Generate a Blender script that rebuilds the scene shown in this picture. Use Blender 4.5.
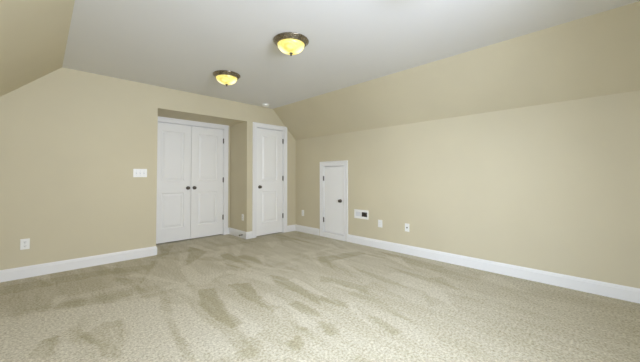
import bpy, bmesh, math, random
from mathutils import Vector, Matrix, noise

scene = bpy.context.scene
for o in list(bpy.data.objects):
    bpy.data.objects.remove(o, do_unlink=True)
COL = scene.collection

# ------------------------------------------------------------------ room measures (metres)
FY = 4.594            # far wall plane
RX = 3.789            # right knee wall plane
LX = -0.415           # left knee wall plane
NY = -0.45            # near gable wall plane
H = 2.445             # flat ceiling
KR = 1.882            # knee wall height
XL, XR = 0.1585, 3.2157   # where the slopes meet the flat ceiling
KL = H - (XL - LX) * 0.9312
RCL, RCR = 1.196, 2.653   # closet recess
BY = FY + 0.65            # recess back wall
RZ = 2.125                # recess soffit height

# ------------------------------------------------------------------ camera, world, light, exposure
cam_d = bpy.data.cameras.new('camera')
cam = bpy.data.objects.new('camera', cam_d)
COL.objects.link(cam)
cam_d.sensor_fit = 'HORIZONTAL'
cam_d.sensor_width = 36.0
cam_d.lens = 284.29 / 640 * 36.0
cam_d.shift_y = -12.08 / 640
cam_d.clip_start = 0.02
YAW, PITCH, ROLL = 0.7755, 0.0259, -0.0024
fw = Vector((math.sin(YAW) * math.cos(PITCH), math.cos(YAW) * math.cos(PITCH), math.sin(PITCH)))
rt = Vector((math.cos(YAW), -math.sin(YAW), 0))
up = rt.cross(fw)
r2 = rt * math.cos(ROLL) + up * math.sin(ROLL)
u2 = up * math.cos(ROLL) - rt * math.sin(ROLL)
M = Matrix((r2, u2, -fw)).transposed().to_4x4()
M.translation = Vector((0, 0, 1.1245))
cam.matrix_world = M
scene.camera = cam

world = bpy.data.worlds.new('daylight')
scene.world = world
world.use_nodes = True
wb = world.node_tree.nodes['Background']
wb.inputs['Color'].default_value = (0.80, 0.90, 1.0, 1)
wb.inputs['Strength'].default_value = 1.0

WX0, WX1, WZ0, WZ1 = 0.25, 1.85, 1.02, 2.20      # window opening in the near gable wall
al = bpy.data.lights.new('window_daylight', 'AREA')
al.shape = 'RECTANGLE'
al.size, al.size_y = 1.9, 1.7
al.energy = 226
al.spread = math.radians(155)
al.color = (0.775, 0.85, 1.0)
alo = bpy.data.objects.new('window_daylight', al)
COL.objects.link(alo)
alo.location = ((WX0 + WX1) / 2, NY - 0.30, (WZ0 + WZ1) / 2)
alo.rotation_euler = (math.radians(80), 0, 0)   # shines along +y, into the room

SY0, SY1, SZ0, SZ1 = 0.20, 1.50, 0.80, 1.66      # unseen opening added in the left knee wall for the fill light
bl = bpy.data.lights.new('side_fill_light', 'AREA')  # cool fill added to brighten the right wall, no known source
bl.shape = 'RECTANGLE'
bl.size, bl.size_y = 1.5, 1.3
bl.energy = 57
bl.spread = math.radians(88)
bl.color = (0.69, 0.805, 1.0)
blo = bpy.data.objects.new('side_fill_light', bl)
COL.objects.link(blo)
blo.location = (LX - 0.30, (SY0 + SY1) / 2, (SZ0 + SZ1) / 2)
blo.rotation_euler = (math.radians(74), 0, math.radians(-90))   # shines along +x, into the room

scene.view_settings.view_transform = 'Standard'
scene.view_settings.look = 'None'
scene.view_settings.gamma = 1.0
scene.view_settings.use_curve_mapping = False
scene.view_settings.exposure = 0.0
LAMP_BULB = 6.0
scene.cycles.max_bounces = 14
scene.cycles.diffuse_bounces = 10

# ------------------------------------------------------------------ materials
def new_mat(name, col, rough=0.5, metal=0.0, spec=0.5):
    m = bpy.data.materials.new(name)
    m.use_nodes = True
    b = m.node_tree.nodes['Principled BSDF']
    b.inputs['Base Color'].default_value = (*col, 1)
    b.inputs['Roughness'].default_value = rough
    b.inputs['Metallic'].default_value = metal
    b.inputs['Specular IOR Level'].default_value = spec
    return m, m.node_tree, b

def coords(nt, scale):
    tc = nt.nodes.new('ShaderNodeTexCoord')
    mp = nt.nodes.new('ShaderNodeMapping')
    mp.inputs['Scale'].default_value = (scale,) * 3
    nt.links.new(tc.outputs['Object'], mp.inputs['Vector'])
    return mp.outputs['Vector']

def paint(name, col, rough, bump=0.06, var=0.025, spec=0.3):
    """rolled wall paint: faint mottling and roller stipple"""
    m, nt, b = new_mat(name, col, rough, spec=spec)
    n = nt.nodes.new('ShaderNodeTexNoise'); n.inputs['Scale'].default_value = 1.0
    n.inputs['Detail'].default_value = 3
    nt.links.new(coords(nt, 1.3), n.inputs['Vector'])
    cr = nt.nodes.new('ShaderNodeValToRGB')
    cr.color_ramp.elements[0].position = 0.3
    cr.color_ramp.elements[1].position = 0.7
    cr.color_ramp.elements[0].color = (*[c * (1 - var) for c in col], 1)
    cr.color_ramp.elements[1].color = (*[min(1, c * (1 + var)) for c in col], 1)
    nt.links.new(n.outputs['Fac'], cr.inputs['Fac'])
    nt.links.new(cr.outputs['Color'], b.inputs['Base Color'])
    s = nt.nodes.new('ShaderNodeTexNoise'); s.inputs['Scale'].default_value = 220
    nt.links.new(coords(nt, 1.0), s.inputs['Vector'])
    bp = nt.nodes.new('ShaderNodeBump'); bp.inputs['Strength'].default_value = bump
    bp.inputs['Distance'].default_value = 0.002
    nt.links.new(s.outputs['Fac'], bp.inputs['Height'])
    nt.links.new(bp.outputs['Normal'], b.inputs['Normal'])
    return m

WALL = paint('beige_wall_paint', (0.605, 0.55, 0.40), 0.7)
CEIL = paint('ceiling_white_paint', (0.73, 0.732, 0.735), 0.85, var=0.01)
TRIM = paint('white_gloss_trim_paint', (0.81, 0.81, 0.815), 0.35, bump=0.015, var=0.01, spec=0.5)
DOORW = paint('white_door_paint', (0.86, 0.86, 0.855), 0.4, bump=0.03, var=0.01, spec=0.4)
PLATE = paint('white_plastic', (0.84, 0.84, 0.82), 0.35, bump=0.0, var=0.005, spec=0.5)
DARKP, _, _ = new_mat('dark_opening_plastic', (0.035, 0.035, 0.04), 0.5)
SLOT, _, _ = new_mat('dark_slot', (0.02, 0.02, 0.02), 0.6)
GREYP, _, _ = new_mat('grey_plastic', (0.55, 0.56, 0.58), 0.45)

COVER, _, _ = new_mat('pale_grey_plastic', (0.70, 0.71, 0.73), 0.45)

def metal(name, col, rough):
    m, nt, b = new_mat(name, col, rough, metal=1.0)
    n = nt.nodes.new('ShaderNodeTexNoise'); n.inputs['Scale'].default_value = 60
    nt.links.new(coords(nt, 1.0), n.inputs['Vector'])
    mr = nt.nodes.new('ShaderNodeMapRange')
    mr.inputs['To Min'].default_value = rough * 0.8
    mr.inputs['To Max'].default_value = rough * 1.25
    nt.links.new(n.outputs['Fac'], mr.inputs['Value'])
    nt.links.new(mr.outputs['Result'], b.inputs['Roughness'])
    return m
NICKEL = metal('brushed_nickel', (0.29, 0.255, 0.20), 0.26)
DKNICKEL = metal('aged_dark_nickel', (0.12, 0.105, 0.09), 0.30)

def glass_glow():
    """alabaster bowl lit by the bulbs behind it: marbled yellow, palest where a bulb sits close"""
    m, nt, b = new_mat('lit_alabaster_glass', (0.30, 0.26, 0.10), 0.25)
    n = nt.nodes.new('ShaderNodeTexNoise'); n.inputs['Scale'].default_value = 1.0
    n.inputs['Detail'].default_value = 5; n.inputs['Distortion'].default_value = 1.4
    nt.links.new(coords(nt, 11), n.inputs['Vector'])
    cr = nt.nodes.new('ShaderNodeValToRGB')
    cr.color_ramp.elements[0].position = 0.36
    cr.color_ramp.elements[1].position = 0.66
    cr.color_ramp.elements[0].color = (0.74, 0.60, 0.09, 1)
    cr.color_ramp.elements[1].color = (1.0, 0.92, 0.34, 1)
    nt.links.new(n.outputs['Fac'], cr.inputs['Fac'])
    # two bulbs behind the glass brighten it around them
    tc = nt.nodes.new('ShaderNodeTexCoord')
    tot = None
    for bx, by in ((0.055, -0.055), (-0.06, 0.05)):
        vm = nt.nodes.new('ShaderNodeVectorMath'); vm.operation = 'DISTANCE'
        vm.inputs[1].default_value = (bx, by, -0.085)
        nt.links.new(tc.outputs['Object'], vm.inputs[0])
        mr = nt.nodes.new('ShaderNodeMapRange'); mr.interpolation_type = 'SMOOTHSTEP'
        mr.inputs['From Min'].default_value = 0.01; mr.inputs['From Max'].default_value = 0.075
        mr.inputs['To Min'].default_value = 1.0; mr.inputs['To Max'].default_value = 0.0
        nt.links.new(vm.outputs['Value'], mr.inputs['Value'])
        if tot is None:
            tot = mr.outputs['Result']
        else:
            mx = nt.nodes.new('ShaderNodeMath'); mx.operation = 'MAXIMUM'
            nt.links.new(tot, mx.inputs[0]); nt.links.new(mr.outputs['Result'], mx.inputs[1])
            tot = mx.outputs['Value']
    mix = nt.nodes.new('ShaderNodeMix'); mix.data_type = 'RGBA'
    mix.inputs['B'].default_value = (1.3, 1.24, 0.88, 1)
    nt.links.new(tot, mix.inputs['Factor'])
    nt.links.new(cr.outputs['Color'], mix.inputs['A'])
    nt.links.new(mix.outputs['Result'], b.inputs['Emission Color'])
    b.inputs['Emission Strength'].default_value = 1.0
    return m
GLOW = glass_glow()

def window_glass():
    m = bpy.data.materials.new('window_glass'); m.use_nodes = True
    nt = m.node_tree; nt.nodes.clear()
    out = nt.nodes.new('ShaderNodeOutputMaterial')
    mx = nt.nodes.new('ShaderNodeMixShader'); mx.inputs['Fac'].default_value = 0.06
    t = nt.nodes.new('ShaderNodeBsdfTransparent')
    g = nt.nodes.new('ShaderNodeBsdfGlossy'); g.inputs['Roughness'].default_value = 0.02
    nt.links.new(t.outputs[0], mx.inputs[1]); nt.links.new(g.outputs[0], mx.inputs[2])
    nt.links.new(mx.outputs[0], out.inputs['Surface'])
    return m
WGLASS = window_glass()

def carpet():
    """cut-pile carpet: tufts from cells and noise, vacuum strokes and painted light from the lay tone"""
    m, nt, b = new_mat('beige_cut_pile_carpet', (0.6, 0.56, 0.46), 0.95, spec=0.05)
    L = nt.links
    v = coords(nt, 1.0)
    vo = nt.nodes.new('ShaderNodeTexVoronoi'); vo.inputs['Scale'].default_value = 105
    nt.links.new(v, vo.inputs['Vector'])
    no = nt.nodes.new('ShaderNodeTexNoise'); no.inputs['Scale'].default_value = 56
    no.inputs['Detail'].default_value = 5; no.inputs['Roughness'].default_value = 0.75; no.inputs['Lacunarity'].default_value = 1.8
    L.new(v, no.inputs['Vector'])
    big = nt.nodes.new('ShaderNodeTexNoise'); big.inputs['Scale'].default_value = 3.5
    big.inputs['Detail'].default_value = 4
    L.new(v, big.inputs['Vector'])
    at = nt.nodes.new('ShaderNodeAttribute'); at.attribute_name = 'pile_lay_and_light'
    # tuft colour
    cr = nt.nodes.new('ShaderNodeValToRGB')
    cr.color_ramp.elements[0].position = 0.33
    cr.color_ramp.elements[1].position = 0.63
    cr.color_ramp.elements[0].color = (0.34, 0.302, 0.21, 1)
    cr.color_ramp.elements[1].color = (0.73, 0.69, 0.56, 1)
    L.new(no.outputs['Fac'], cr.inputs['Fac'])
    # lay tone: brushed away = darker, painted light = paler
    ad = nt.nodes.new('ShaderNodeMath'); ad.operation = 'MULTIPLY_ADD'
    L.new(big.outputs['Fac'], ad.inputs[0]); ad.inputs[1].default_value = 0.5
    rg = nt.nodes.new('ShaderNodeTexNoise'); rg.inputs['Scale'].default_value = 16
    rg.inputs['Detail'].default_value = 5; rg.inputs['Roughness'].default_value = 0.65
    L.new(v, rg.inputs['Vector'])
    r1 = nt.nodes.new('ShaderNodeMapRange')
    r1.inputs['From Min'].default_value = 0.35; r1.inputs['From Max'].default_value = 0.6
    r1.inputs['To Min'].default_value = 0.88; r1.inputs['To Max'].default_value = 1.1
    L.new(rg.outputs['Fac'], r1.inputs['Value'])
    r2 = nt.nodes.new('ShaderNodeMath'); r2.operation = 'MULTIPLY'
    L.new(at.outputs['Fac'], r2.inputs[0]); L.new(r1.outputs['Result'], r2.inputs[1])
    # faint long streaks left by the vacuum's wheels
    mp = nt.nodes.new('ShaderNodeMapping'); mp.inputs['Scale'].default_value = (9.0, 1.1, 1.0)
    mp.inputs['Rotation'].default_value = (0, 0, math.radians(8))
    L.new(v, mp.inputs['Vector'])
    st = nt.nodes.new('ShaderNodeTexNoise'); st.inputs['Scale'].default_value = 1.0
    st.inputs['Detail'].default_value = 3
    L.new(mp.outputs['Vector'], st.inputs['Vector'])
    r3 = nt.nodes.new('ShaderNodeMapRange')
    r3.inputs['From Min'].default_value = 0.4; r3.inputs['From Max'].default_value = 0.6
    r3.inputs['To Min'].default_value = -0.22; r3.inputs['To Max'].default_value = 0.22
    L.new(st.outputs['Fac'], r3.inputs['Value'])
    r4 = nt.nodes.new('ShaderNodeMath'); r4.operation = 'ADD'
    L.new(r2.outputs['Value'], r4.inputs[0]); L.new(r3.outputs['Result'], r4.inputs[1])
    L.new(r4.outputs['Value'], ad.inputs[2])
    mr = nt.nodes.new('ShaderNodeMapRange')
    mr.inputs['From Min'].default_value = -0.5; mr.inputs['From Max'].default_value = 1.3
    L.new(ad.outputs['Value'], mr.inputs['Value'])
    tone = nt.nodes.new('ShaderNodeValToRGB')
    tone.color_ramp.elements[0].color = (1.0, 1.0, 1.0, 1)
    tone.color_ramp.elements[1].color = (0.66, 0.63, 0.50, 1)
    tone.color_ramp.elements[0].position = 0.14
    L.new(mr.outputs['Result'], tone.inputs['Fac'])
    mu = nt.nodes.new('ShaderNodeMix'); mu.data_type = 'RGBA'; mu.blend_type = 'MULTIPLY'
    mu.inputs['Factor'].default_value = 1.0
    L.new(cr.outputs['Color'], mu.inputs['A']); L.new(tone.outputs['Color'], mu.inputs['B'])
    L.new(mu.outputs['Result'], b.inputs['Base Color'])
    hm = nt.nodes.new('ShaderNodeMath'); hm.operation = 'SUBTRACT'
    L.new(no.outputs['Fac'], hm.inputs[0])
    hs = nt.nodes.new('ShaderNodeMath'); hs.operation = 'MULTIPLY'; hs.inputs[1].default_value = 0.5
    L.new(vo.outputs['Distance'], hs.inputs[0]); L.new(hs.outputs['Value'], hm.inputs[1])
    bp = nt.nodes.new('ShaderNodeBump'); bp.inputs['Strength'].default_value = 0.6
    bp.inputs['Distance'].default_value = 0.012
    L.new(hm.outputs['Value'], bp.inputs['Height'])
    L.new(bp.outputs['Normal'], b.inputs['Normal'])
    b.inputs['Sheen Weight'].default_value = 0.15
    b.inputs['Sheen Roughness'].default_value = 0.6
    return m
CARPET = carpet()

# ------------------------------------------------------------------ mesh helpers
def add_box(bm, lo, hi):
    vs = [bm.verts.new((x, y, z)) for x in (lo[0], hi[0]) for y in (lo[1], hi[1]) for z in (lo[2], hi[2])]
    for f in ((0, 1, 3, 2), (4, 6, 7, 5), (0, 4, 5, 1), (2, 3, 7, 6), (0, 2, 6, 4), (1, 5, 7, 3)):
        bm.faces.new([vs[i] for i in f])

def add_prism(bm, prof, a, b, mapf):
    """extrude a 2-D outline from a to b; mapf(u, v, t) -> xyz"""
    A = [bm.verts.new(mapf(u, v, a)) for u, v in prof]
    B = [bm.verts.new(mapf(u, v, b)) for u, v in prof]
    n = len(prof)
    bm.faces.new(A[::-1]); bm.faces.new(B)
    for i in range(n):
        bm.faces.new((A[i], A[(i + 1) % n], B[(i + 1) % n], B[i]))

def add_lathe(bm, prof, seg=40, mapf=lambda x, y, z: (x, y, z)):
    """revolve (r, z) outline about z"""
    rings = []
    for r, z in prof:
        if r < 1e-6:
            rings.append([bm.verts.new(mapf(0, 0, z))])
        else:
            rings.append([bm.verts.new(mapf(r * math.cos(2 * math.pi * k / seg), r * math.sin(2 * math.pi * k / seg), z)) for k in range(seg)])
    for A, B in zip(rings, rings[1:]):
        for k in range(seg):
            k2 = (k + 1) % seg
            if len(A) == 1 and len(B) == 1:
                continue
            if len(A) == 1:
                bm.faces.new((A[0], B[k], B[k2]))
            elif len(B) == 1:
                bm.faces.new((A[k], B[0], A[k2]))
            else:
                bm.faces.new((A[k], B[k], B[k2], A[k2]))

def obj(name, bm, mat, parent=None, smooth=False, bevel=0.0, loc=None):
    bmesh.ops.recalc_face_normals(bm, faces=bm.faces)
    me = bpy.data.meshes.new(name)
    bm.to_mesh(me); bm.free()
    me.materials.append(mat)
    o = bpy.data.objects.new(name, me)
    COL.objects.link(o)
    if parent is not None:
        o.parent = parent
    if loc is not None:
        o.location = loc
    if smooth:
        for p in me.polygons:
            p.use_smooth = True
    if bevel > 0:
        bv = o.modifiers.new('bevel', 'BEVEL')
        bv.width = bevel; bv.segments = 2; bv.limit_method = 'ANGLE'; bv.angle_limit = math.radians(40)
    return o

def struct(o, label=None):
    o['kind'] = 'structure'
    if label:
        o['label'] = label
    return o

def empty(name, loc, rotz=0.0):
    o = bpy.data.objects.new(name, None)
    COL.objects.link(o)
    o.location = loc
    o.rotation_euler = (0, 0, rotz)
    o.empty_display_size = 0.1
    return o

def thing(name, label, cat, loc, rotz=0.0, group=None):
    o = empty(name, loc, rotz)
    o['label'] = label; o['category'] = cat
    if group:
        o['group'] = group
    return o

XZ = lambda u, v, t: (u, t, v)      # outline in x-z, extruded along y
YZ = lambda u, v, t: (t, u, v)      # outline in y-z, extruded along x
T = 0.10

# ------------------------------------------------------------------ room shell
DL, DR, DZ = 2.838, 3.478, 2.058          # rough opening of the single door
bm = bmesh.new()
add_prism(bm, [(LX - T, 0), (RCL, 0), (RCL, H + T), (LX - T, H + T)], FY, FY + T, XZ)
add_prism(bm, [(RCL, RZ), (RCR, RZ), (RCR, H + T), (RCL, H + T)], FY, FY + T, XZ)
add_prism(bm, [(RCR, 0), (DL, 0), (DL, H + T), (RCR, H + T)], FY, FY + T, XZ)
add_prism(bm, [(DL, DZ), (DR, DZ), (DR, H + T), (DL, H + T)], FY, FY + T, XZ)
add_prism(bm, [(DR, 0), (RX + T, 0), (RX + T, H + T), (DR, H + T)], FY, FY + T, XZ)
bmesh.ops.remove_doubles(bm, verts=bm.verts, dist=1e-5)
struct(obj('wall_far', bm, WALL), 'beige far gable wall with the closet recess and the single door')

bm = bmesh.new()                          # recess: two sides and the wall round the double doors
PL, PR, PZ = 1.300, 2.535, 2.058
add_box(bm, (RCL - T, FY + T, 0), (RCL, BY + T, RZ + T))
add_box(bm, (RCR, FY + T, 0), (RCR + T, BY + T, RZ + T))
add_box(bm, (RCL, BY, 0), (PL, BY + T, RZ + T))
add_box(bm, (PR, BY, 0), (RCR, BY + T, RZ + T))
add_box(bm, (PL, BY, PZ), (PR, BY + T, RZ + T))
struct(obj('wall_recess', bm, WALL), 'beige side and back walls of the closet recess')
bm = bmesh.new()
add_box(bm, (RCL, FY + T, RZ), (RCR, BY, RZ + T))
struct(obj('ceiling_recess', bm, WALL), 'beige soffit of the closet recess')

bm = bmesh.new()                          # the closets behind the doors
for x0, x1, y0, d, zt in ((1.10, 2.75, BY + T, 0.55, 2.3), (2.76, 3.70, FY + T, 0.9, 2.3)):
    add_box(bm, (x0, y0 + d, 0), (x1, y0 + d + 0.05, zt))
    add_box(bm, (x0 - 0.05, y0, 0), (x0, y0 + d + 0.05, zt))
    add_box(bm, (x1, y0, 0), (x1 + 0.05, y0 + d + 0.05, zt))
    add_box(bm, (x0 - 0.05, y0, zt), (x1 + 0.05, y0 + d + 0.05, zt + 0.05))
    add_box(bm, (x0 - 0.05, y0, -0.05), (x1 + 0.05, y0 + d + 0.05, -0.002))
struct(obj('wall_closet', bm, WALL), 'walls of the closets behind the closed doors')
AY0, AY1, AZ0, AZ1 = 3.262, 3.772, 0.085, 1.318    # opening of the little attic door
bm = bmesh.new()
add_box(bm, (RX, NY - T, 0), (RX + T, AY0, KR))
add_box(bm, (RX, AY1, 0), (RX + T, FY, KR))
add_box(bm, (RX, AY0, 0), (RX + T, AY1, AZ0))
add_box(bm, (RX, AY0, AZ1), (RX + T, AY1, KR))
struct(obj('wall_right', bm, WALL), 'long beige knee wall on the right')
bm = bmesh.new()
add_prism(bm, [(RX, KR), (RX + 0.14, KR), (XR + 0.14, H), (XR, H)], NY - T, FY, XZ)
struct(obj('wall_right_slope', bm, WALL), 'beige sloped ceiling above the right knee wall')
bm = bmesh.new()
add_box(bm, (LX - T, NY - T, 0), (LX, SY0, KL))
add_box(bm, (LX - T, SY1, 0), (LX, FY, KL))
add_box(bm, (LX - T, SY0, 0), (LX, SY1, SZ0))
add_box(bm, (LX - T, SY0, SZ1), (LX, SY1, KL))
struct(obj('wall_left', bm, WALL), 'beige left knee wall beside the viewer')
bm = bmesh.new()
add_prism(bm, [(LX, KL), (XL, H), (XL - 0.14, H), (LX - 0.14, KL)], NY - T, FY, XZ)
struct(obj('wall_left_slope', bm, WALL), 'beige sloped ceiling at upper left')
bm = bmesh.new()
add_box(bm, (XL - 0.14, NY - T, H), (XR + 0.14, FY, H + T))
struct(obj('ceiling', bm, CEIL), 'flat white ceiling')
bm = bmesh.new()                          # near gable wall with a window opening
add_box(bm, (LX - T, NY - T, 0), (WX0, NY, H + T))
add_box(bm, (WX1, NY - T, 0), (RX + T, NY, H + T))
add_box(bm, (WX0, NY - T, 0), (WX1, NY, WZ0))
add_box(bm, (WX0, NY - T, WZ1), (WX1, NY, H + T))
struct(obj('wall_near', bm, WALL), 'beige near gable wall with a window, behind the viewer')

bm = bmesh.new()                          # attic space behind the little door
ax0, ax1, ay0, ay1, az = RX + T, RX + T + 0.7, AY0 - 0.15, AY1 + 0.15, AZ1 + 0.2
add_box(bm, (ax1, ay0, 0), (ax1 + 0.05, ay1, az))
add_box(bm, (ax0, ay0 - 0.05, 0), (ax1 + 0.05, ay0, az))
add_box(bm, (ax0, ay1, 0), (ax1 + 0.05, ay1 + 0.05, az))
add_box(bm, (ax0, ay0 - 0.05, az), (ax1 + 0.05, ay1 + 0.05, az + 0.05))
add_box(bm, (ax0, ay0 - 0.05, -0.05), (ax1 + 0.05, ay1 + 0.05, -0.002))
struct(obj('wall_attic', bm, WALL), 'walls of the attic space behind the small door')

# ------------------------------------------------------------------ carpeted floor with vacuum strokes and painted light
STROKES_AND_LIGHT = [
(-0.6, [(-0.4, 1.7), (1.0, 1.7), (0.8, 2.95), (0.3, 3.2), (-0.4, 3.5)]) ,  # front-left pile painted paler, standing in for light on the floor
(-0.3, [(1.2, 4.45), (2.6, 4.3), (3.6, 3.6), (3.6, 3.0), (1.5, 3.1), (0.6, 3.1)]) ,  # broad paler zone across the mid floor
(0.32, [(-0.3, 3.6), (0.3, 3.2), (0.8, 3.0), (1.49, 3.04), (1.94, 2.93), (2.66, 2.92), (3.57, 2.96), (3.7, 4.47), (2.66, 4.59), (1.2, 4.59), (-0.29, 4.56)]) ,
(-0.75, [(0.52, 2.66), (0.62, 2.73), (0.6, 2.07), (0.46, 2.17)]) ,
(-0.75, [(0.79, 2.75), (0.94, 2.64), (0.9, 2.1), (0.88, 1.8), (0.75, 1.95), (0.77, 2.41)]) ,
(-0.75, [(1.14, 2.41), (1.18, 2.18), (1.19, 1.79), (1.06, 1.78), (1.08, 2.16)]) ,
(-0.7, [(1.44, 2.25), (1.6, 2.25), (1.52, 1.56), (1.39, 1.64)]) ,
(0.6, [(0.94, 1.91), (1.03, 1.73), (1.0, 1.57), (0.88, 1.6)]) ,
(0.5, [(1.45, 2.1), (1.52, 2.03), (1.4, 1.54), (1.36, 1.62)]) ,
(1, [(1.13, 2.88), (1.26, 2.81), (1.12, 2.21), (1.12, 2.0), (1.03, 1.98), (0.99, 2.2), (1.01, 2.54)]) ,
(1, [(1.4, 2.81), (1.59, 2.69), (1.48, 2.35), (1.47, 1.99), (1.39, 1.98), (1.36, 2.3), (1.37, 2.52)]) ,
(0.9, [(1.87, 2.73), (1.95, 2.57), (1.89, 2.13), (1.84, 1.88), (1.76, 1.8), (1.78, 2.11), (1.76, 2.45)]) ,
(0.7, [(1.56, 2.0), (1.68, 1.99), (1.67, 1.71), (1.6, 1.64), (1.55, 1.8)]) ,
(0.6, [(1.06, 1.82), (1.1, 1.68), (1.03, 1.62)]) ,
(0.9, [(1.18, 1.54), (1.31, 1.57), (1.29, 1.46), (1.19, 1.42)]) ,
(0.9, [(0.81, 2.96), (0.84, 2.76), (0.75, 2.33), (0.71, 1.98), (0.69, 1.78), (0.63, 1.84), (0.69, 2.25), (0.71, 2.61)]) ,
(0.8, [(1.31, 3.74), (1.72, 4.77), (1.79, 4.23), (1.6, 4.02)]) ,
(-0.8, [(1.21, 3.65), (1.35, 3.8), (1.31, 3.28), (1.51, 3.17), (1.25, 2.96), (1.14, 3.06)]) ,
(0.8, [(1.67, 3.95), (1.98, 4.04), (1.91, 3.15), (1.77, 3.09), (1.7, 3.36)]) ,
(0.6, [(1.98, 3.76), (2.14, 3.48), (2.03, 3.09)]) ,
(-0.75, [(1.87, 4.16), (2.01, 4.16), (2.0, 3.96), (1.74, 3.88)]) ,
(0.7, [(1.39, 5.11), (1.6, 5.07), (1.3, 4.44), (1.22, 4.48)]) ,
(0.9, [(-0.05, 2.54), (0.01, 2.75), (0.12, 2.76), (0.1, 2.64), (0.06, 2.43)]) ,
(1, [(0.21, 2.61), (0.35, 2.76), (0.47, 2.71), (0.42, 2.32), (0.38, 2.13), (0.29, 2.23), (0.29, 2.34)]) ,
(0.3, [(-0.15, 3.47), (0.3, 3.49), (0.31, 3.32), (-0.14, 3.3)]) ,
(0.3, [(0.09, 3.43), (0.91, 3.32), (0.86, 3.16), (0.1, 3.26)]) ,
(-0.4, [(0.11, 3.58), (0.74, 3.55), (0.74, 3.43), (0.13, 3.46)]) ,
(0.5, [(-0.28, 4.39), (0.46, 4.32), (1.06, 4.13), (1.01, 3.92), (0.43, 4.08), (-0.26, 4.05)]) ,
(0.7, [(2.27, 2.32), (2.35, 2.01), (2.36, 1.73), (2.27, 1.66), (2.21, 1.94), (2.14, 2.19)]) ,
(0.8, [(1.9, 1.94), (1.94, 1.62), (1.88, 1.56), (1.82, 1.86)]) ,
(0.8, [(1.89, 1.4), (1.93, 1.31), (1.88, 1.07), (1.79, 1.1)]) ,
(0.8, [(1.56, 1.6), (1.6, 1.48), (1.53, 1.35), (1.45, 1.43)]) ,
(0.6, [(2.81, 2.46), (2.73, 1.71), (2.64, 1.44), (2.61, 1.68)]) ,
(0.6, [(3.12, 2.11), (3.07, 1.3), (2.96, 1.0), (2.89, 1.22)]) ,
(0.4, [(2.7, 1.32), (2.49, 1.08), (2.38, 1.09)]) ,
(0.8, [(2.78, 2.84), (3.44, 2.65), (3.38, 2.48), (2.58, 2.64)]) ,
(0.6, [(3.65, 2.68), (3.61, 1.66), (3.56, 1.05), (3.37, 1.0), (3.34, 1.63)]) ,
]
random.seed(7)
for k in range(110):                        # short random strokes between the clear ones
    x, y = random.uniform(-0.2, 3.5), random.uniform(0.2, 4.3)
    a = random.uniform(-0.5, 0.5) + (1.57 if x < 2.4 else 1.25)
    l, w = random.uniform(0.4, 1.1), random.uniform(0.03, 0.12)
    dx, dy = math.cos(a), math.sin(a)
    STROKES_AND_LIGHT.append((random.choice((-0.7, -0.6, -0.4, 0.3, 0.5)), [(x, y), (x + dx * l - dy * w, y + dy * l + dx * w), (x + dx * l + dy * w, y + dy * l - dx * w)]))

def inside(poly, x, y):
    c = False
    n = len(poly)
    for i in range(n):
        x1, y1 = poly[i]; x2, y2 = poly[(i + 1) % n]
        if (y1 > y) != (y2 > y) and x < (x2 - x1) * (y - y1) / (y2 - y1) + x1:
            c = not c
    return c

GX0, GX1, GY0, GY1 = LX - T, RX + T, NY - T, BY + T
STEP = 0.015
nx, ny = int((GX1 - GX0) / STEP), int((GY1 - GY0) / STEP)
lay = [[0.0] * (nx + 1) for _ in range(ny + 1)]
for wgt, poly in STROKES_AND_LIGHT:
    xs = [p[0] for p in poly]; ys = [p[1] for p in poly]
    for j in range(max(0, int((min(ys) - GY0) / STEP)), min(ny, int((max(ys) - GY0) / STEP) + 1) + 1):
        for i in range(max(0, int((min(xs) - GX0) / STEP)), min(nx, int((max(xs) - GX0) / STEP) + 1) + 1):
            x, y = GX0 + i * STEP, GY0 + j * STEP
            w1 = noise.noise(Vector((x * 5, y * 5, 0.3))); w2 = noise.noise(Vector((x * 4, y * 4, 7.7)))
            x += 0.010 * w1 + random.gauss(0, 0.005); y += 0.010 * w2 + random.gauss(0, 0.005)
            if inside(poly, x, y):
                v = lay[j][i] + wgt
                lay[j][i] = max(-0.7, min(1.0, v))
for _ in range(1):                         # the pile blurs the edge of a stroke
    src = [r[:] for r in lay]
    for j in range(1, ny):
        for i in range(1, nx):
            lay[j][i] = (src[j][i] * 6 + src[j - 1][i] + src[j + 1][i] + src[j][i - 1] + src[j][i + 1]) / 10
me = bpy.data.meshes.new('floor')
verts = [(GX0 + (GX1 - GX0) * i / nx, GY0 + (GY1 - GY0) * j / ny, 0.0) for j in range(ny + 1) for i in range(nx + 1)]
faces = [(j * (nx + 1) + i, j * (nx + 1) + i + 1, (j + 1) * (nx + 1) + i + 1, (j + 1) * (nx + 1) + i) for j in range(ny) for i in range(nx)]
me.from_pydata(verts, [], faces)
attr = me.attributes.new('pile_lay_and_light', 'FLOAT', 'POINT')
attr.data.foreach_set('value', [v for r in lay for v in r])
me.materials.append(CARPET)
fl = bpy.data.objects.new('floor', me)
COL.objects.link(fl)
struct(fl, 'beige cut pile carpet with vacuum marks')

# ------------------------------------------------------------------ baseboards
BH, BT = 0.127, 0.016
BPROF = [(0, 0), (BT, 0), (BT, BH - 0.030), (BT - 0.004, BH - 0.024), (BT - 0.004, BH - 0.016), (BT - 0.010, BH - 0.004), (0.003, BH), (0, BH)]
def base_run(bm, axis, plane, sgn, a, b):
    if axis == 'y':      # runs along x on a plane y = plane, sticking out by sgn
        add_prism(bm, BPROF, a, b, lambda u, v, t: (t, plane + sgn * u, v))
    else:
        add_prism(bm, BPROF, a, b, lambda u, v, t: (plane + sgn * u, t, v))
CW = 0.085               # door casing width
bm = bmesh.new()
base_run(bm, 'y', FY, -1, LX, RCL)
base_run(bm, 'y', FY, -1, RCR - BT, 2.772)
base_run(bm, 'y', FY, -1, 3.562, RX - BT)
struct(obj('baseboard_far', bm, TRIM), 'white baseboard along the far wall')
bm = bmesh.new()
base_run(bm, 'x', RCR, -1, FY, BY)
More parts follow.
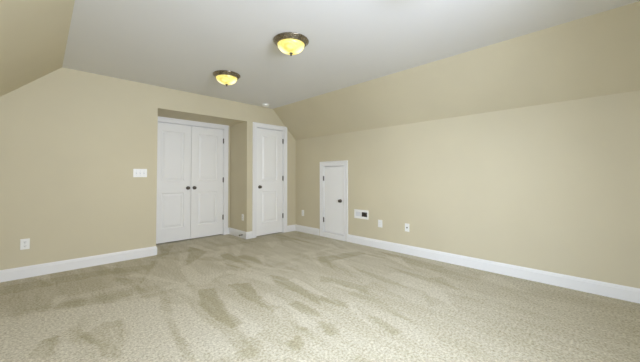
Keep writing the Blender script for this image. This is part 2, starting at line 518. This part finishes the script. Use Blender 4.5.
base_run(bm, 'x', RCL, 1, FY, BY)
base_run(bm, 'y', BY, -1, 2.612, RCR - BT)
struct(obj('baseboard_recess', bm, TRIM), 'white baseboard inside the closet recess')
bm = bmesh.new()
base_run(bm, 'x', RX, -1, NY, 3.188)
base_run(bm, 'x', RX, -1, 3.884, FY)
struct(obj('baseboard_right', bm, TRIM), 'white baseboard along the right knee wall')
bm = bmesh.new()
base_run(bm, 'x', LX, 1, NY, FY - BT)
struct(obj('baseboard_left', bm, TRIM), 'white baseboard along the left knee wall')
bm = bmesh.new()
base_run(bm, 'y', NY, 1, LX + BT, RX - BT)
struct(obj('baseboard_near', bm, TRIM), 'white baseboard under the window')

# ------------------------------------------------------------------ doors
# All doors are built facing -y: u runs along x, front face at y = 0, then turned.
CPROF = [(0, 0), (0, 0.012), (0.010, 0.014), (0.016, 0.010), (0.055, 0.013), (0.064, 0.019), (0.080, 0.020), (CW, 0.016), (CW, 0)]
def casing(bm, x0, x1, ztop, zbot=0.0, bottom=False):
    """mitred moulding round an opening: inner edge x0..x1, up to ztop"""
    def sweep(path):
        # path: list of (inner point, outward dir) -> profile rings
        rings = []
        for (px, pz), (dx, dz) in path:
            rings.append([bm.verts.new((px + dx * w, -d, pz + dz * w)) for w, d in CPROF])
        for A, B in zip(rings, rings[1:]):
            n = len(A)
            for i in range(n):
                bm.faces.new((A[i], A[(i + 1) % n], B[(i + 1) % n], B[i]))
        bm.faces.new(rings[0][::-1]); bm.faces.new(rings[-1])
    sweep([((x0, zbot), (-1, 0)), ((x0, ztop), (-1, 1)), ((x1, ztop), (1, 1)), ((x1, zbot), (1, 0))])

def panel_leaf(bm, x0, x1, z0, z1, y0, panels, thick=0.035):
    """moulded door: flat face with sunk bevelled panels, each with a raised field"""
    add_box(bm, (x0, y0 + 0.016, z0), (x1, y0 + thick, z1))
    xs = sorted({x0, x1, *[p[0] for p in panels], *[p[1] for p in panels]})
    zs = sorted({z0, z1, *[p[2] for p in panels], *[p[3] for p in panels]})
    # front skin: grid minus the panel cells
    V = {}
    def v(x, z, y):
        k = (round(x, 5), round(z, 5), round(y, 5))
        if k not in V:
            V[k] = bm.verts.new((x, y, z))
        return V[k]
    for a, b in zip(xs, xs[1:]):
        for c, d in zip(zs, zs[1:]):
            if any(p[0] - 1e-6 <= a and b <= p[1] + 1e-6 and p[2] - 1e-6 <= c and d <= p[3] + 1e-6 for p in panels):
                continue
            bm.faces.new((v(a, c, y0), v(b, c, y0), v(b, d, y0), v(a, d, y0)))
    for (a, c), (b, d) in (((x0, z0), (x1, z0)), ((x1, z0), (x1, z1)), ((x1, z1), (x0, z1)), ((x0, z1), (x0, z0))):
        bm.faces.new([bm.verts.new((a, y0, c)), bm.verts.new((b, y0, d)), bm.verts.new((b, y0 + 0.0165, d)), bm.verts.new((a, y0 + 0.0165, c))])
    for p in panels:
        steps = [(0, 0), (0.006, 0.010), (0.012, 0.014), (0.024, 0.014), (0.032, 0.011), (0.055, 0.002)]
        prev = None
        for ins, dep in steps:
            q = [v(p[0] + ins, p[2] + ins, y0 + dep), v(p[1] - ins, p[2] + ins, y0 + dep), v(p[1] - ins, p[3] - ins, y0 + dep), v(p[0] + ins, p[3] - ins, y0 + dep)]
            if prev:
                for i in range(4):
                    bm.faces.new((prev[i], prev[(i + 1) % 4], q[(i + 1) % 4], q[i]))
            prev = q
        bm.faces.new(prev)

def knob(parent, x, z, y, mat=None, s=1.0):
    bm = bmesh.new()
    prof = [(0.0, 0.0), (0.030, 0.0), (0.031, 0.004), (0.022, 0.009), (0.012, 0.011), (0.011, 0.017), (0.018, 0.021), (0.026, 0.028), (0.0285, 0.037), (0.026, 0.046), (0.016, 0.052), (0.0, 0.054)]
    prof = [(r * s, t * s) for r, t in prof]
    add_lathe(bm, prof, 28, lambda a, b, c: (x + a, y - c, z + b))
    o = obj('door_knob', bm, mat or DKNICKEL, parent, smooth=True)
    o['label'] = 'dark nickel round knob'
    return o

def hinge(parent, x, z, y, hgt=0.09):
    bm = bmesh.new()
    r = 0.008
    pr = [(0, -hgt / 2 - 0.006), (0.005, -hgt / 2 - 0.004), (r, -hgt / 2)]
    for i in range(5):                      # five knuckles
        a = -hgt / 2 + hgt * i / 5; b = -hgt / 2 + hgt * (i + 1) / 5
        pr += [(r, a + 0.001), (r, b - 0.001), (r * 0.85, b)]
    pr += [(r, hgt / 2), (0.005, hgt / 2 + 0.004), (0, hgt / 2 + 0.006)]
    add_lathe(bm, pr, 14, lambda a, b, c: (x + a, y - 0.006 + b, z + c))
    add_box(bm, (x - 0.012, y - 0.003, z - hgt / 2), (x + 0.012, y + 0.001, z + hgt / 2))
    o = obj('hinge', bm, DKNICKEL, parent, smooth=False)
    return o

def jamb(bm, x0, x1, ztop, depth=0.10, zbot=0.0):
    t = 0.014
    add_box(bm, (x0 - t, 0.0, zbot), (x0, depth, ztop + t))
    add_box(bm, (x1, 0.0, zbot), (x1 + t, depth, ztop + t))
    add_box(bm, (x0, 0.0, ztop), (x1, depth, ztop + t))
    add_box(bm, (x0 , 0.045, zbot), (x0 + 0.012, 0.058, ztop))      # stops
    add_box(bm, (x1 - 0.012, 0.045, zbot), (x1, 0.058, ztop))
    add_box(bm, (x0, 0.045, ztop - 0.012), (x1, 0.058, ztop))

# double closet doors in the recess
d1 = struct(empty('door_1', (0, BY, 0)), 'white pair of panelled closet doors in the recess')
d1['category'] = 'door'
bm = bmesh.new(); jamb(bm, 1.314, 2.521, 2.040); obj('door_jamb', bm, TRIM, d1)
bm = bmesh.new(); casing(bm, 1.308, 2.527, 2.045); obj('door_casing', bm, TRIM, d1)
for x0, x1, kx, hx in ((1.317, 1.9145, 1.862, 1.316), (1.9205, 2.518, 1.973, 2.519)):
    bm = bmesh.new()
    pa, pb = x0 + 0.118, x1 - 0.118
    panel_leaf(bm, x0, x1, 0.018, 2.031, 0.010, [(pa, pb, 0.245, 0.845), (pa, pb, 1.045, 1.900)])
    lf = obj('door_leaf', bm, DOORW, d1)
    knob(lf, kx, 0.923, 0.010)
    for hz in (0.342, 1.06, 1.813):
        hinge(lf, hx, hz, 0.002)

# single door beside the recess
d2 = struct(empty('door_2', (0, FY, 0)), 'white two-panel single door right of the recess')
d2['category'] = 'door'
bm = bmesh.new(); jamb(bm, 2.853, 3.463, 2.040); obj('door_jamb', bm, TRIM, d2)
bm = bmesh.new(); casing(bm, 2.852 - 0.002, 3.476, 2.043); obj('door_casing', bm, TRIM, d2)
bm = bmesh.new()
panel_leaf(bm, 2.856, 3.460, 0.018, 2.030, 0.010, [(2.970, 3.330, 0.245, 0.845), (2.970, 3.330, 1.045, 1.915)])
lf = obj('door_leaf', bm, DOORW, d2)
knob(lf, 2.925, 0.928, 0.010)
for hz in (0.34, 1.087, 1.828):
    hinge(lf, 3.463, hz, 0.002)

# little attic access door in the right knee wall (local x runs toward the viewer along the wall)
d3 = struct(empty('door_3', (RX, 0, 0), math.radians(-90)), 'small white slab attic access door in the right knee wall')
d3['category'] = 'door'
a0, a1 = -AY1, -AY0                        # local x of the opening
bm = bmesh.new()
jamb(bm, a0 + 0.006, a1 - 0.006, AZ1 - 0.012, zbot=AZ0)
add_box(bm, (a0 + 0.006, 0.0, AZ0 - 0.012), (a1 - 0.006, 0.10, AZ0 + 0.006))
obj('door_jamb', bm, TRIM, d3)
bm = bmesh.new(); casing(bm, a0 - 0.006 + 0.004, a1 + 0.006 - 0.004, AZ1 - 0.004); obj('door_casing', bm, TRIM, d3)
bm = bmesh.new()
add_prism(bm, BPROF[:2] + [(BT, AZ0 - 0.012), (0.010, AZ0 - 0.002), (0, AZ0 - 0.002)], a0, a1, lambda u, v, t: (t, -u, v))
obj('door_sill_board', bm, TRIM, d3)
bm = bmesh.new()
add_box(bm, (a0 + 0.010, 0.014, AZ0 + 0.012), (a1 - 0.013, 0.049, AZ1 - 0.021))
lf = obj('door_leaf', bm, DOORW, d3, bevel=0.002)
knob(lf, -3.358, 0.687, 0.014)
for hz in (0.315, 1.085):
    hinge(lf, a0 + 0.004, hz, 0.000, 0.085)

# ------------------------------------------------------------------ windows, both outside the photograph's frame
def build_window(name, label, loc, rotz, a0, a1, z0, z1):
    """built in a wall facing +y at y = 0, opening a0..a1 by z0..z1"""
    w = struct(empty(name, loc, rotz), label)
    mid, zm = (a0 + a1) / 2, (z0 + z1) / 2
    bm = bmesh.new()
    for p, q in ((a0, a0 + 0.045), (mid - 0.03, mid + 0.03), (a1 - 0.045, a1)):
        add_box(bm, (p, -0.09, z0), (q, -0.02, z1))
    for p, q in ((z0, z0 + 0.05), (zm - 0.02, zm + 0.02), (z1 - 0.05, z1)):
        add_box(bm, (a0, -0.085, p), (a1, -0.025, q))
    obj('window_frame', bm, TRIM, w)
    bm = bmesh.new()
    add_box(bm, (a0 - CW, 0.0, z0), (a0, 0.018, z1 + CW))
    add_box(bm, (a1, 0.0, z0), (a1 + CW, 0.018, z1 + CW))
    add_box(bm, (a0, 0.0, z1), (a1, 0.018, z1 + CW))
    obj('window_casing', bm, TRIM, w)
    bm = bmesh.new()
    add_box(bm, (a0 - CW - 0.02, -0.02, z0 - 0.025), (a1 + CW + 0.02, 0.045, z0))
    obj('window_sill', bm, TRIM, w, bevel=0.004)
    bm = bmesh.new()
    add_box(bm, (a0 + 0.045, -0.058, z0 + 0.05), (a1 - 0.045, -0.054, z1 - 0.05))
    obj('window_pane', bm, WGLASS, w)
build_window('window_1', 'white double window in the near gable wall', (0, NY, 0), 0, WX0, WX1, WZ0, WZ1)
build_window('added_fill_window', 'unseen white double window added in the left knee wall', (LX, 0, 0), math.radians(-90), -SY1, -SY0, SZ0, SZ1)  # added out of view to carry the side fill light

# ------------------------------------------------------------------ ceiling lights
def ceiling_light(loc, label):
    t = thing('ceiling_light', label, 'ceiling light', loc, 0, 'flush mount ceiling lights')
    bm = bmesh.new()
    add_lathe(bm, [(0.0, 0.0), (0.166, 0.0), (0.171, -0.004), (0.172, -0.010), (0.166, -0.015), (0.160, -0.017), (0.157, -0.024), (0.152, -0.028), (0.147, -0.036), (0.141, -0.043), (0.137, -0.046), (0.132, -0.045), (0.130, -0.036), (0.0, -0.030)], 64)
    o = obj('rim', bm, NICKEL, t, smooth=True)
    o['label'] = 'stepped brushed nickel rim'
    bm = bmesh.new()
    pr = []
    for i in range(15):                    # rounded bowl
        a = math.pi / 2 * i / 14
        pr.append((0.131 * math.cos(a) ** 0.92 if i < 14 else 0.0, -0.040 - 0.084 * math.sin(a)))
    add_lathe(bm, pr, 64)
    g = obj('glass_shade', bm, GLOW, t, smooth=True)
    g['label'] = 'glowing marbled yellow glass bowl'
    bm = bmesh.new()
    add_lathe(bm, [(0.0, -0.118), (0.016, -0.120), (0.017, -0.126), (0.009, -0.130), (0.007, -0.134), (0.010, -0.138), (0.009, -0.145), (0.004, -0.151), (0.0, -0.152)], 24)
    obj('finial', bm, DKNICKEL, t, smooth=True)
    ld = bpy.data.lights.new('bulb_glow', 'SPOT')
    ld.energy = LAMP_BULB
    ld.color = (1.0, 0.80, 0.48)
    ld.spot_size = math.radians(170); ld.spot_blend = 0.6
    ld.shadow_soft_size = 0.05
    lo = bpy.data.objects.new('bulb_glow', ld)
    COL.objects.link(lo)
    lo.parent = t; lo.location = (0, 0, -0.165)
    return t
ceiling_light((1.714, 2.146, H), 'flush ceiling light with glowing yellow bowl, nearer and larger of the two')
ceiling_light((1.700, 3.460, H), 'flush ceiling light with glowing yellow bowl, farther one in front of the closet doors')
ceiling_light((1.765, 0.830, H), "flush ceiling light nearest the viewer, just above the photo's top edge")

# ------------------------------------------------------------------ smoke detector
sd = thing('smoke_detector', 'small round white smoke detector on ceiling above the single door', 'smoke detector', (2.915, 4.40, H))
bm = bmesh.new()
add_lathe(bm, [(0, 0), (0.068, 0), (0.068, -0.010), (0.064, -0.012), (0.0, -0.012)], 40)
obj('mounting_base', bm, PLATE, sd, smooth=False)
bm = bmesh.new()
add_lathe(bm, [(0.0, -0.012), (0.060, -0.012), (0.062, -0.020), (0.058, -0.030), (0.045, -0.036), (0.020, -0.038), (0, -0.038)], 40)
obj('sensor_cap', bm, PLATE, sd, smooth=True)

# ------------------------------------------------------------------ wall plates; built facing -y, origin on the wall
def plate(parent, w, h, name='plate'):
    bm = bmesh.new()
    add_box(bm, (-w / 2, -0.006, -h / 2), (w / 2, 0.0, h / 2))
    return obj(name, bm, PLATE, parent, bevel=0.0025)

def screw(parent, x, z):
    bm = bmesh.new()
    add_lathe(bm, [(0.0035, 0.005), (0.0035, 0.0068), (0.0, 0.0072)], 12, lambda a, b, c: (x + a, -c, z + b))
    obj('screw', bm, GREYP, parent, smooth=True)

def duplex(label, loc, rotz, group='duplex outlets'):
    t = thing('wall_outlet', label, 'outlet', loc, rotz, group)
    plate(t, 0.074, 0.118)
    for z in (0.0215, -0.0215):
        bm = bmesh.new()
        add_box(bm, (-0.0165, -0.0075, z - 0.014), (0.0165, -0.005, z + 0.014))
        r = obj('receptacle', bm, PLATE, t, bevel=0.002)
        for sx in (-0.007, 0.007):
            bm = bmesh.new()
            add_box(bm, (sx - 0.0015, -0.0079, z - 0.002), (sx + 0.0015, -0.0070, z + 0.008))
            obj('slot', bm, SLOT, r)
        bm = bmesh.new()
        add_lathe(bm, [(0.003, 0.0070), (0.003, 0.0079), (0, 0.0079)], 10, lambda a, b, c: (a, -c, z - 0.008 + b))
        obj('ground_hole', bm, SLOT, r)
    screw(t, 0, 0)
    return t
R90 = math.radians(-90)
duplex('white duplex outlet low on the far wall left of the closet', (-0.117, FY, 0.375), 0)
duplex('white duplex outlet on the side of the recess pier', (RCR, FY + 0.135, 0.375), R90)
duplex('white duplex outlet between corner and small attic door', (RX, 4.359, 0.384), R90)

bp_ = thing('wall_outlet', 'plain white wall plate right beside the media box', 'outlet', (RX, 2.524, 0.385), R90)
plate(bp_, 0.078, 0.116)
bm = bmesh.new(); add_box(bm, (-0.0165, -0.0085, -0.033), (0.0165, -0.005, 0.033))
rc = obj('receptacle', bm, PLATE, bp_, bevel=0.002)
for z in (0.017, -0.017):
    for sx in (-0.007, 0.007):
        bm = bmesh.new()
        add_box(bm, (sx - 0.0015, -0.0089, z - 0.002), (sx + 0.0015, -0.0080, z + 0.008))
        obj('slot', bm, GREYP, rc)

cx = thing('wall_jack', 'white wall plate with a dark round jack, nearest on the right wall', 'wall jack', (RX, 2.067, 0.381), R90)
plate(cx, 0.070, 0.116)
bm = bmesh.new()
add_lathe(bm, [(0.011, 0.005), (0.011, 0.009), (0.006, 0.009), (0.006, 0.018), (0.0, 0.018)], 18, lambda a, b, c: (a, -c, b))
jk = obj('jack', bm, DKNICKEL, cx, smooth=False)
screw(cx, 0, 0.042); screw(cx, 0, -0.042)

# three-gang light switch
sw = thing('light_switch', 'white triple switch plate on far wall left of the closet doors', 'light switch', (0.986, FY, 1.176))
plate(sw, 0.165, 0.116)
for x in (-0.046, 0.0, 0.046):
    bm = bmesh.new()
    add_box(bm, (x - 0.006, -0.0075, -0.013), (x + 0.006, -0.005, 0.013))
    s = obj('switch_slot', bm, GREYP, sw)
    bm = bmesh.new()
    add_prism(bm, [(-0.0075, -0.004), (-0.016, 0.004), (-0.016, 0.010), (-0.0075, 0.006)], x - 0.004, x + 0.004, YZ)
    obj('toggle', bm, PLATE, s)
    screw(sw, x, 0.030); screw(sw, x, -0.030)

# recessed media box: white frame, blank cover at left, dark opening at right
mb = thing('media_box', 'white horizontal wall box with dark opening right of the attic door', 'media box', (RX, 2.887, 0.496), R90)
mw, mh = 0.284, 0.146
ox0, ox1, oz0, oz1 = 0.008, 0.122, -0.036, 0.038      # dark opening
bm = bmesh.new()
for lo, hi in (((-mw / 2, -mh / 2), (mw / 2, oz0)), ((-mw / 2, oz1), (mw / 2, mh / 2)), ((-mw / 2, oz0), (-0.118, oz1)), ((-0.012, oz0), (ox0, oz1)), ((ox1, oz0), (mw / 2, oz1))):
    add_box(bm, (lo[0], -0.014, lo[1]), (hi[0], 0.0, hi[1]))
bmesh.ops.remove_doubles(bm, verts=bm.verts, dist=1e-5)
obj('frame', bm, PLATE, mb)
bm = bmesh.new(); add_box(bm, (-0.118, -0.009, oz0), (-0.012, -0.001, oz1))
obj('blank_cover', bm, COVER, mb)
bm = bmesh.new(); add_box(bm, (ox0, -0.004, oz0), (ox1, -0.001, oz1))
bk = obj('dark_opening', bm, DARKP, mb)
bk['label'] = 'dark opening with sockets'
for sx in (ox0 + 0.035, ox0 + 0.081):
    bm = bmesh.new()
    add_box(bm, (sx - 0.017, -0.008, -0.026), (sx + 0.017, -0.004, 0.028))
    obj('socket', bm, DKNICKEL, bk)

# spring door stop on the pier's baseboard
ds = thing('door_stop', 'small metal spring door stop on the baseboard inside the recess', 'door stop', (RCR - BT, 4.72, 0.060), math.radians(90))
bm = bmesh.new()
pr = [(0, 0), (0.012, 0), (0.012, 0.006), (0.007, 0.008)]
for i in range(16):
    z = 0.010 + 0.040 * i / 16
    pr += [(0.0072, z), (0.0052, z + 0.0017)]
pr += [(0.006, 0.052), (0, 0.052)]
add_lathe(bm, pr, 16, lambda a, b, c: (a, c, b))
obj('spring', bm, DKNICKEL, ds, smooth=False)
bm = bmesh.new()
add_lathe(bm, [(0, 0.050), (0.010, 0.050), (0.010, 0.062), (0.007, 0.066), (0, 0.067)], 16, lambda a, b, c: (a, c, b))
obj('rubber_tip', bm, SLOT, ds, smooth=False)
